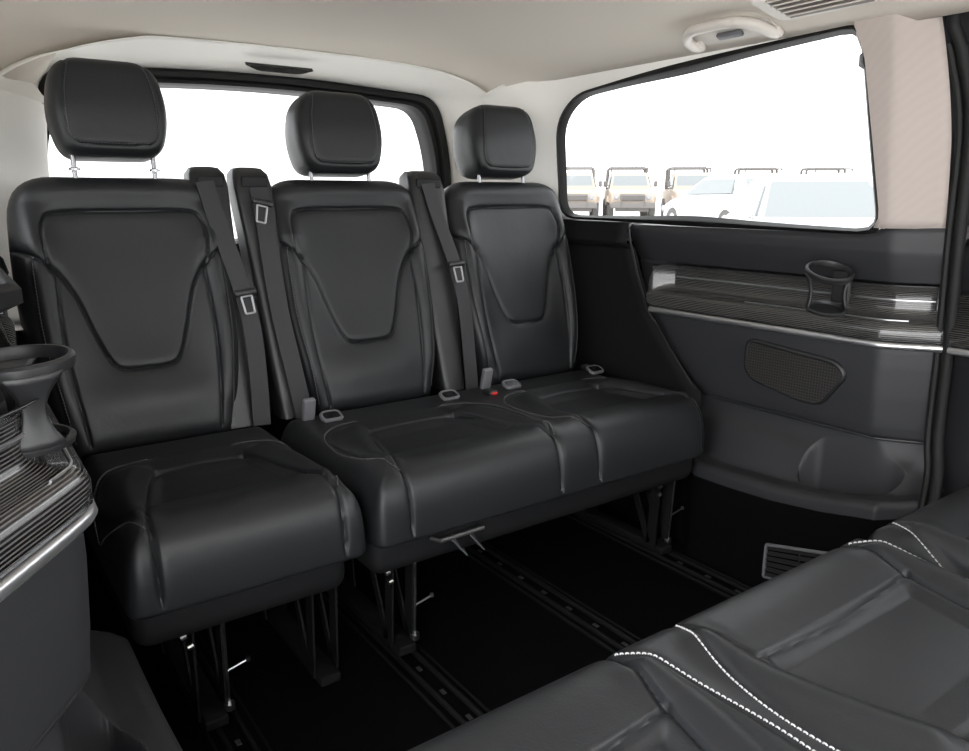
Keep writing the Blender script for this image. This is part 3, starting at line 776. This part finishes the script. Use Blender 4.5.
m = MB(); m.prism([(a, b) for a, b in roundpoly([(-.075, -.16, .03), (.080, -.16, .03), (.080, .13, .03), (-.06, .13, .03)], 5)], .010, mat=Rv @ Matrix.Translation((0, 0, -.014))); m.build('vent_plate', M['trimwhite'], rv)
m = MB()
for k in range(5): m.ribbon([(-.045+k*.022, -.10, -.018), (-.040+k*.022, .09, -.018)], (.7, 0, -1), .014, .003, mat=Rv)
m.build('louvre', M['trimwhite'], rv)
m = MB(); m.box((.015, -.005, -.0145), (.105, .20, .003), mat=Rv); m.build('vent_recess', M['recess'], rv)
# coat hook at the pillar
ch = empty('belt_height_slide', (1.818, 1.018, 1.405), label='small dark belt guide peeping out at the pillar edge by the window', cat='belt guide')
m = MB(); m.tube([(0, .006, .022), (-.003, .018, .010), (-.003, .017, -.010), (.0, .004, -.022)], [.004, .006, .006, .003], 10); m.build('guide_loop', M['buckle'], ch)
# floor rails
for i, (x, lab) in enumerate(((.37, 'black steel floor rail under the lone rear seat'), (.80, 'black steel floor rail leading to the left foot of the rear bench'), (1.271, 'black steel floor rail running under the middle of the rear bench'), (1.722, 'black steel floor rail nearest the right wall'))):
    r = empty('floor_rail', (x, .9, 0), label=lab, cat='rail', group='seat rails in the floor')
    m = MB(); m.box((0, .2, .003), (.10, 3.1, .006), bev=.0025); m.build('rail_cover', M['carpet'], r)
    m = MB()
    for s in (-1, 1): m.box((s*.022, .2, .010), (.010, 3.1, .012), bev=.003); m.box((s*.045, .2, .0075), (.006, 3.1, .007), bev=.002)
    m.build('rail_track', M['soft_dark'], r)
    for k in range(14):
        m = MB(); m.box((0, -.35+k*.105, .0075), (.010, .018, .003), bev=.001); m.build('rail_slot', M['steelrough'], r)
# ---------------------------------------------------------------- sliding door on the right, roof edge seal
d2 = empty('door_2', (1.97, .2, 0)); d2['kind'] = 'structure'
Mt = Matrix.Translation((-1.97, -.2, 0))
def dx_(z): return 1.975-(max(z, 1.0)-1.0)*.17
P = [[(dx_(z)+k, y, z) for y in np.linspace(.815, -.55, 12)] for z, k in ((.02, 0), (.3, 0), (.70, -.01), (.735, -.025), (.75, -.03), (.88, -.005), (.9, -.02), (.97, -.025), (1.0, -.01))]
m = MB(); m.grid(P, mat=Mt); solid(m.build('door_panel', M['soft'], d2), .004, 0)
m = MB(); P = [[(dx_(z)-.036+k, y, z) for y in np.linspace(.812, -.50, 12)] for z, k in ((.752, .0), (.78, -.004), (.80, .008), (.87, .016))]; m.grid(P, mat=Mt); solid(m.build('striped_insert', M['decor_door'], d2), .003, 0)
m = MB(); m.tube([(dx_(.7)-.036, .812, .738), (dx_(.7)-.036, -.5, .738)], .009, 10, mat=Mt); m.build('chrome_strip', M['silver'], d2)
dw = polar(roundpoly([(-.46, 1.03, .06), (.70, 1.03, .08), (.735, 1.43, .07), (-.46, 1.43, .06)], 8), (.1, 1.22), 120); do = polar(np.array([(-.55, .99), (.80, .99), (.86, 1.70), (-.55, 1.70)]), (.1, 1.22), 120)
P = [[(dx_(z), y, z) for y, z in (q, q+(p-q)*.5)]+[(dx_(p[1])+.02, p[0], p[1])] for p, q in zip(dw, do)]
m = MB(); m.grid(P, close_u=True, mat=Mt); solid(m.build('window_frame', M['soft'], d2), .003, 0)
m = MB(); m.grid([[(dx_(c[1])+.02, c[0], c[1]) for c in [np.array((.1, 1.22))+(p-np.array((.1, 1.22)))*s for p in list(dw)+[dw[0]]]] for s in (1, .5, .02)], mat=Mt); m.build('window_pane', M['glass'], d2)
# opening seals of both doors
for sgn, n in ((1, 10), (-1, 11)):
    f = side(sgn, .925)
    pts = catmull([(1.84, .765, .02), (1.845, .765, .20), (1.865, .768, .33), (1.925, .790, .43), (1.952, .812, .52), (1.952, .818, .75), (1.945, .825, 1.0), (1.925, .825, 1.25), (1.885, .845, 1.40), (1.858, .862, 1.470), (1.840, .82, 1.500), (1.835, .6, 1.505), (1.835, -.5, 1.505)], 8)
    m = MB(); m.tube([f(*p) for p in pts], .0135, 12); m.tube([f(p[0]-.004, p[1]+.022, p[2]) for p in pts[:-30]], .009, 8); struct('trim_%d' % n, m, M['rubber'])
    m = MB(); P = [[f(x, y, z) for x, y in ((1.93, .90), (1.955, .85), (1.975, .815), (2.03, .80))] for z in (.02, .3, .49)]
    P = [[f(px(max(z, .5))+bend(y)+.012 if z < 1.0 else wx(z)+.006+wb(y), y, z) for y in ((.822, .812, .806, .80) if z < 1.01 else (.90, .87, .83, .795))] for z in (.005, .3, .49, .75, 1.0, 1.03, 1.2, 1.4, 1.47, 1.56)]
    m.grid(P); struct('trim_%d' % (n+2), m, M['soft_dark'], .003, 0)
m = MB(); m.box((XC, -1.37, .52), (2.0, .05, 1.04), bev=.01); struct('front_light_block', m, M['soft_dark'])  # unseen stand-in for dash and front seats, added to cut light from ahead
# outer skin of the roof, out of view, added to block sky light
P = [[(x, y, z-(.19 if y > 2.9 and .0 < x < 1.95 else 0)) for x, z in ((-.165, 1.40), (-.16, 1.565), (-.13, 1.61), (-.02, 1.65), (.5, 1.685), (1., 1.695), (1.5, 1.685), (1.98, 1.655), (2.06, 1.62), (2.08, 1.575))] for y in np.linspace(-1.4, 2.95, 12)]
m = MB(); m.grid(P); struct('trim_15', m, M['cartan2'], .01, 0)
for n, x in ((16, -.10),):  # unseen outer side sheet, added to shut out sky light at the left rear
    m = MB(); m.box((x, 2.575, 1.0), (.02, .75, 1.30), bev=.006); struct('trim_%d' % n, m, M['cartan2'])
# ---------------------------------------------------------------- outside
def gz(r): return -.5+.62*min(1., max(0., (r-4)/26.))
m = MB(); P = []
for r in [2.5, 3, 4, 6, 9, 12, 16, 20, 25, 30, 40, 60, 100, 200, 400]:
    P.append([(r*math.cos(a), r*math.sin(a), gz(r)) for a in np.linspace(0, 2*PI, 73)])
P.insert(0, [(0.01*math.cos(a), .01*math.sin(a), -.5) for a in np.linspace(0, 2*PI, 73)])
m.grid(P); struct('trim_14', m, M['asphalt'])
bpy.data.objects['trim_14'].name = 'floor_outside'
def wheel(r, w, c, parent, R=.33):
    m = MB(); m.lathe([(R*.55, -w/2), (R*.93, -w/2), (R, -w*.35), (R, w*.35), (R*.93, w/2), (R*.55, w/2)], (0, 0, 0), 26, mat=Matrix.Translation(c) @ Matrix.Rotation(PI/2, 4, 'Y')); o = m.build('wheel', M['tyre'], parent)
    m = MB(); m.lathe([(0, w*.38), (R*.2, w*.40), (R*.5, w*.3), (R*.56, w*.45), (R*.56, -w*.45), (0, -w*.38)], (0, 0, 0), 20, mat=Matrix.Translation(c) @ Matrix.Rotation(PI/2, 4, 'Y')); m.build('rim', M['lamp'], o)
def loft(sections, mat_name, name, parent):
    m = MB(); P = [[(x, y, z) for x, z in ring]+[(ring[0][0], y, ring[0][1])] for y, ring in sections]; m.grid(P)
    n = len(P[0])-1
    m.f.append(list(range(n))); m.f.append([(len(P)-1)*(n+1)+k for k in range(n)])
    return m.build(name, M[mat_name], parent, angle=50)
def ring(w, z0, z1, r=.08, tw=None):
    tw = tw or w; return [tuple(p) for p in roundpoly([(-w, z0, r), (w, z0, r), (tw, z1, r), (-tw, z1, r)], 4)]
def truck(x, y, rz, label):
    t = empty('pickup_truck', (x, y, gz(math.hypot(x, y))), rz, label=label, cat='truck', group='tan pickup trucks parked in a row')
    # front faces -y
    loft([(-2.35, ring(.80, .62, 1.05, .1)), (-2.25, ring(.86, .55, 1.12, .1)), (-1.2, ring(.88, .52, 1.20, .08)), (-1.1, ring(.88, .52, 1.22, .06)), (.6, ring(.88, .52, 1.22, .06)), (2.3, ring(.88, .55, 1.22, .06))], 'cartan', 'body', t)
    loft([(-1.12, ring(.84, 1.16, 1.24, .03)), (-.62, ring(.82, 1.16, 1.80, .08, .72)), (-.4, ring(.82, 1.16, 1.88, .08, .72)), (.5, ring(.82, 1.16, 1.88, .08, .72)), (.62, ring(.82, 1.16, 1.80, .08, .72))], 'cartan', 'cab', t)
    m = MB(); m.add([(-.72, -1.075, 1.27), (.72, -1.075, 1.27), (.64, -.68, 1.75), (-.64, -.68, 1.75)], [(0, 1, 2, 3)]); o = m.build('windscreen', M['carglass'], t, smooth=False); solid(o, .02, 0)
    for s in (-1, 1):
        m = MB(); m.add([(s*.855, -.9, 1.28), (s*.855, .45, 1.28), (s*.775, .42, 1.72), (s*.775, -.6, 1.72)], [(0, 1, 2, 3)]); solid(m.build('side_window', M['carglass'], t, smooth=False), .03, 0)
        m = MB(); m.box((s*1.02, -.95, 1.42), (.14, .08, .24), bev=.03); m.tube([(s*.86, -.9, 1.35), (s*1.0, -.93, 1.38)], .015, 6); m.build('mirror', M['cardark'], t)
        m = MB(); m.lathe([(0, .03), (.09, .02), (.105, 0), (.105, -.04)], (0, 0, 0), 18, mat=Matrix.Translation((s*.62, -2.36, .90)) @ Matrix.Rotation(PI/2, 4, 'X')); m.build('headlight', M['lamp'], t)
        for yy in (-1.5, 1.4): wheel(.4, .26, (s*.82, yy, .42), t, .42)
        m = MB(); m.add([(s*.70, yy_, zz_) for yy_, zz_ in ((-2.0, .62), (-2.0, .9), (-1.0, .95), (-1.0, .62))]+[(s*.985, yy_, zz_) for yy_, zz_ in ((-2.0, .72), (-1.85, .93), (-1.15, .95), (-1.0, .72))], [(0, 1, 2, 3), (4, 5, 6, 7), (0, 1, 5, 4), (1, 2, 6, 5), (2, 3, 7, 6), (3, 0, 4, 7)]); m.build('fender', M['cartan'], t)
    m = MB(); m.box((0, -2.36, .88), (.95, .06, .26), bev=.03); m.build('grille', M['cardark'], t)
    m = MB(); m.box((0, -2.48, .58), (1.72, .16, .22), bev=.04); m.tube([(-.45, -2.55, .5), (-.45, -2.58, .95), (.45, -2.58, .95), (.45, -2.55, .5)], .03, 8); m.box((0, -2.2, .42), (1.3, .3, .16), bev=.03); m.build('bumper', M['cardark'], t)
    m = MB()
    for yy in (.75, 1.5):
        m.tube([(-.82, yy, 1.2), (-.80, yy, 2.02), (-.72, yy, 2.10), (.72, yy, 2.10), (.80, yy, 2.02), (.82, yy, 1.2)], .055, 8)
    for s in (-1, 1): m.tube([(s*.74, .75, 2.09), (s*.74, 1.5, 2.09)], .05, 8)
    m.tube([(-.74, -.3, 2.04), (.74, -.3, 2.04)], .03, 8)
    for s in (-1, 1): m.tube([(s*.74, -.3, 1.9), (s*.74, -.3, 2.05), (s*.74, .75, 2.09)], .03, 8)
    m.build('roll_bar', M['cardark'], t)
    return t
YAW = math.radians(35.45)
def from_px(u, dist):
    """ground point in the direction of horizontal picture angle (tan = u), at depth dist"""
    cx_, cy_ = math.sin(YAW), math.cos(YAW); rx_, ry_ = math.cos(YAW), -math.sin(YAW)
    return cx_*dist+rx_*u*dist, cy_*dist+ry_*u*dist
labs = ['tan pickup truck at the left end of the row, cut by the window edge', 'tan pickup truck standing clear, second from the left of the row', 'tan pickup truck half hidden by the white car with a red tail lamp',
        'pickup truck whose roll bar shows over the left of the near white car', 'pickup truck whose roll bar shows over the right of the near white car']
for (u, dd), lb in zip(((.115, 33), (.183, 33), (.262, 33), (.352, 33.5), (.440, 33.5)), labs):
    x, y = from_px(u, dd); truck(x, y, -YAW-.10, lb)
def car(x, y, rz, label, H=1.5, W=.90, tail=False, dz=0):
    t = empty('car', (x, y, gz(math.hypot(x, y))+dz), rz, label=label, cat='car', group=None)
    k = H/1.5
    loft([(-2.2, ring(W*.72, .30, .62*k, .12)), (-2.1, ring(W*.86, .25, .74*k, .12)), (-1.6, ring(W*.97, .22, .86*k, .14)), (-1.0, ring(W, .2, .96*k, .14)), (0, ring(W, .2, .98*k, .12)), (1.5, ring(W, .2, 1.0*k, .12)), (2.05, ring(W*.93, .28, .98*k, .12)), (2.2, ring(W*.84, .34, .90*k, .12))], 'carwhite', 'body', t)
    loft([(-1.05, ring(W*.90, .9*k, .97*k, .03)), (-.30, ring(W*.90, .9*k, 1.42*k, .09, W*.66)), (.1, ring(W*.90, .9*k, 1.5*k, .10, W*.66)), (1.2, ring(W*.90, .9*k, 1.47*k, .10, W*.66)), (1.5, ring(W*.88, .9*k, 1.38*k, .1, W*.62)), (2.0, ring(W*.84, .9*k, 1.0*k, .05, W*.76))], 'carwhite', 'cabin', t)
    m = MB(); m.add([(-W*.82, -1.0, .985*k), (W*.82, -1.0, .985*k), (W*.64, -.33, 1.40*k), (-W*.64, -.33, 1.40*k)], [(0, 1, 2, 3)]); solid(m.build('windscreen', M['carglass'], t, smooth=False), .03, 0)
    m = MB(); m.add([(-W*.74, 1.99, 1.03*k), (W*.74, 1.99, 1.03*k), (W*.58, 1.56, 1.36*k), (-W*.58, 1.56, 1.36*k)], [(0, 1, 2, 3)]); solid(m.build('rear_window', M['carglass'], t, smooth=False), .05, 0)
    for s in (-1, 1):
        m = MB(); m.add([(s*W*.885, -.75, 1.0*k), (s*W*.885, 1.4, 1.02*k), (s*W*.70, 1.25, 1.36*k), (s*W*.70, -.25, 1.36*k)], [(0, 1, 2, 3)]); solid(m.build('side_window', M['carglass'], t, smooth=False), .03, 0)
        m = MB(); m.box((s*W*1.1, -.72, 1.02*k), (.20, .10, .13), bev=.04); m.build('mirror', M['carwhite'], t)
        m = MB(); m.box((s*W*.72, -2.08, .62*k), (.34, .2, .14), bev=.05); m.build('headlight', M['lamp'], t)
        m = MB(); m.box((s*W*.78, 2.12, .80*k), (.36, .2, .15), bev=.05); m.build('tail_light', M['carred'], t)
        for yy in (-1.35, 1.35): wheel(.33, .22, (s*(W-.10), yy, .33), t, .33)
    m = MB(); m.box((0, -2.2, .5*k), (.9, .06, .2), bev=.03); m.box((0, 2.22, .62*k), (.5, .04, .12), bev=.01); m.build('grille', M['cardark'], t)
    return t
x, y = from_px(.418, 10.6); car(x, y, -YAW-.18, 'large white car parked nearest outside the side window', H=1.6, W=.93, dz=.09)
x, y = from_px(.312, 20.5); car(x, y, -YAW+PI+.25, 'white car turned away with a red tail lamp, beyond the nearest car', H=1.5, dz=.20)
x, y = from_px(.57, 17.5); car(x, y, -YAW+.5, 'white car at the right edge of the side window, mostly hidden', H=1.5)
# ---------------------------------------------------------------- light
w = bpy.data.worlds.new('overcast'); bpy.context.scene.world = w; w.use_nodes = True
nt = w.node_tree; bg = nt.nodes['Background']; bg.inputs['Color'].default_value = (.97, .985, 1, 1); bg.inputs['Strength'].default_value = 7.8
sc = bpy.context.scene
sc.view_settings.view_transform = 'Standard'; sc.view_settings.look = 'None'; sc.view_settings.exposure = 0.; sc.view_settings.gamma = 1.
sc.cycles.max_bounces = 10; sc.cycles.diffuse_bounces = 6; sc.cycles.transparent_max_bounces = 12
sc.cycles.use_denoising = True
sun = bpy.data.lights.new('hazy_sun', 'SUN'); sun.energy = 2.2; sun.angle = math.radians(35); so = bpy.data.objects.new('hazy_sun', sun); C.objects.link(so)
so.rotation_euler = Vector((.80, .30, -.52)).to_track_quat('-Z', 'Y').to_euler(); so.location = (-8, -3, 6)
# ---------------------------------------------------------------- camera
cam = bpy.data.cameras.new('camera'); co = bpy.data.objects.new('camera', cam); C.objects.link(co); sc.camera = co
cam.sensor_width = 36; cam.lens = 762/969*36; cam.clip_start = .02; cam.clip_end = 1000
co.location = (0, 0, 1.10); co.rotation_euler = (PI/2-math.radians(13.326), 0, -YAW)
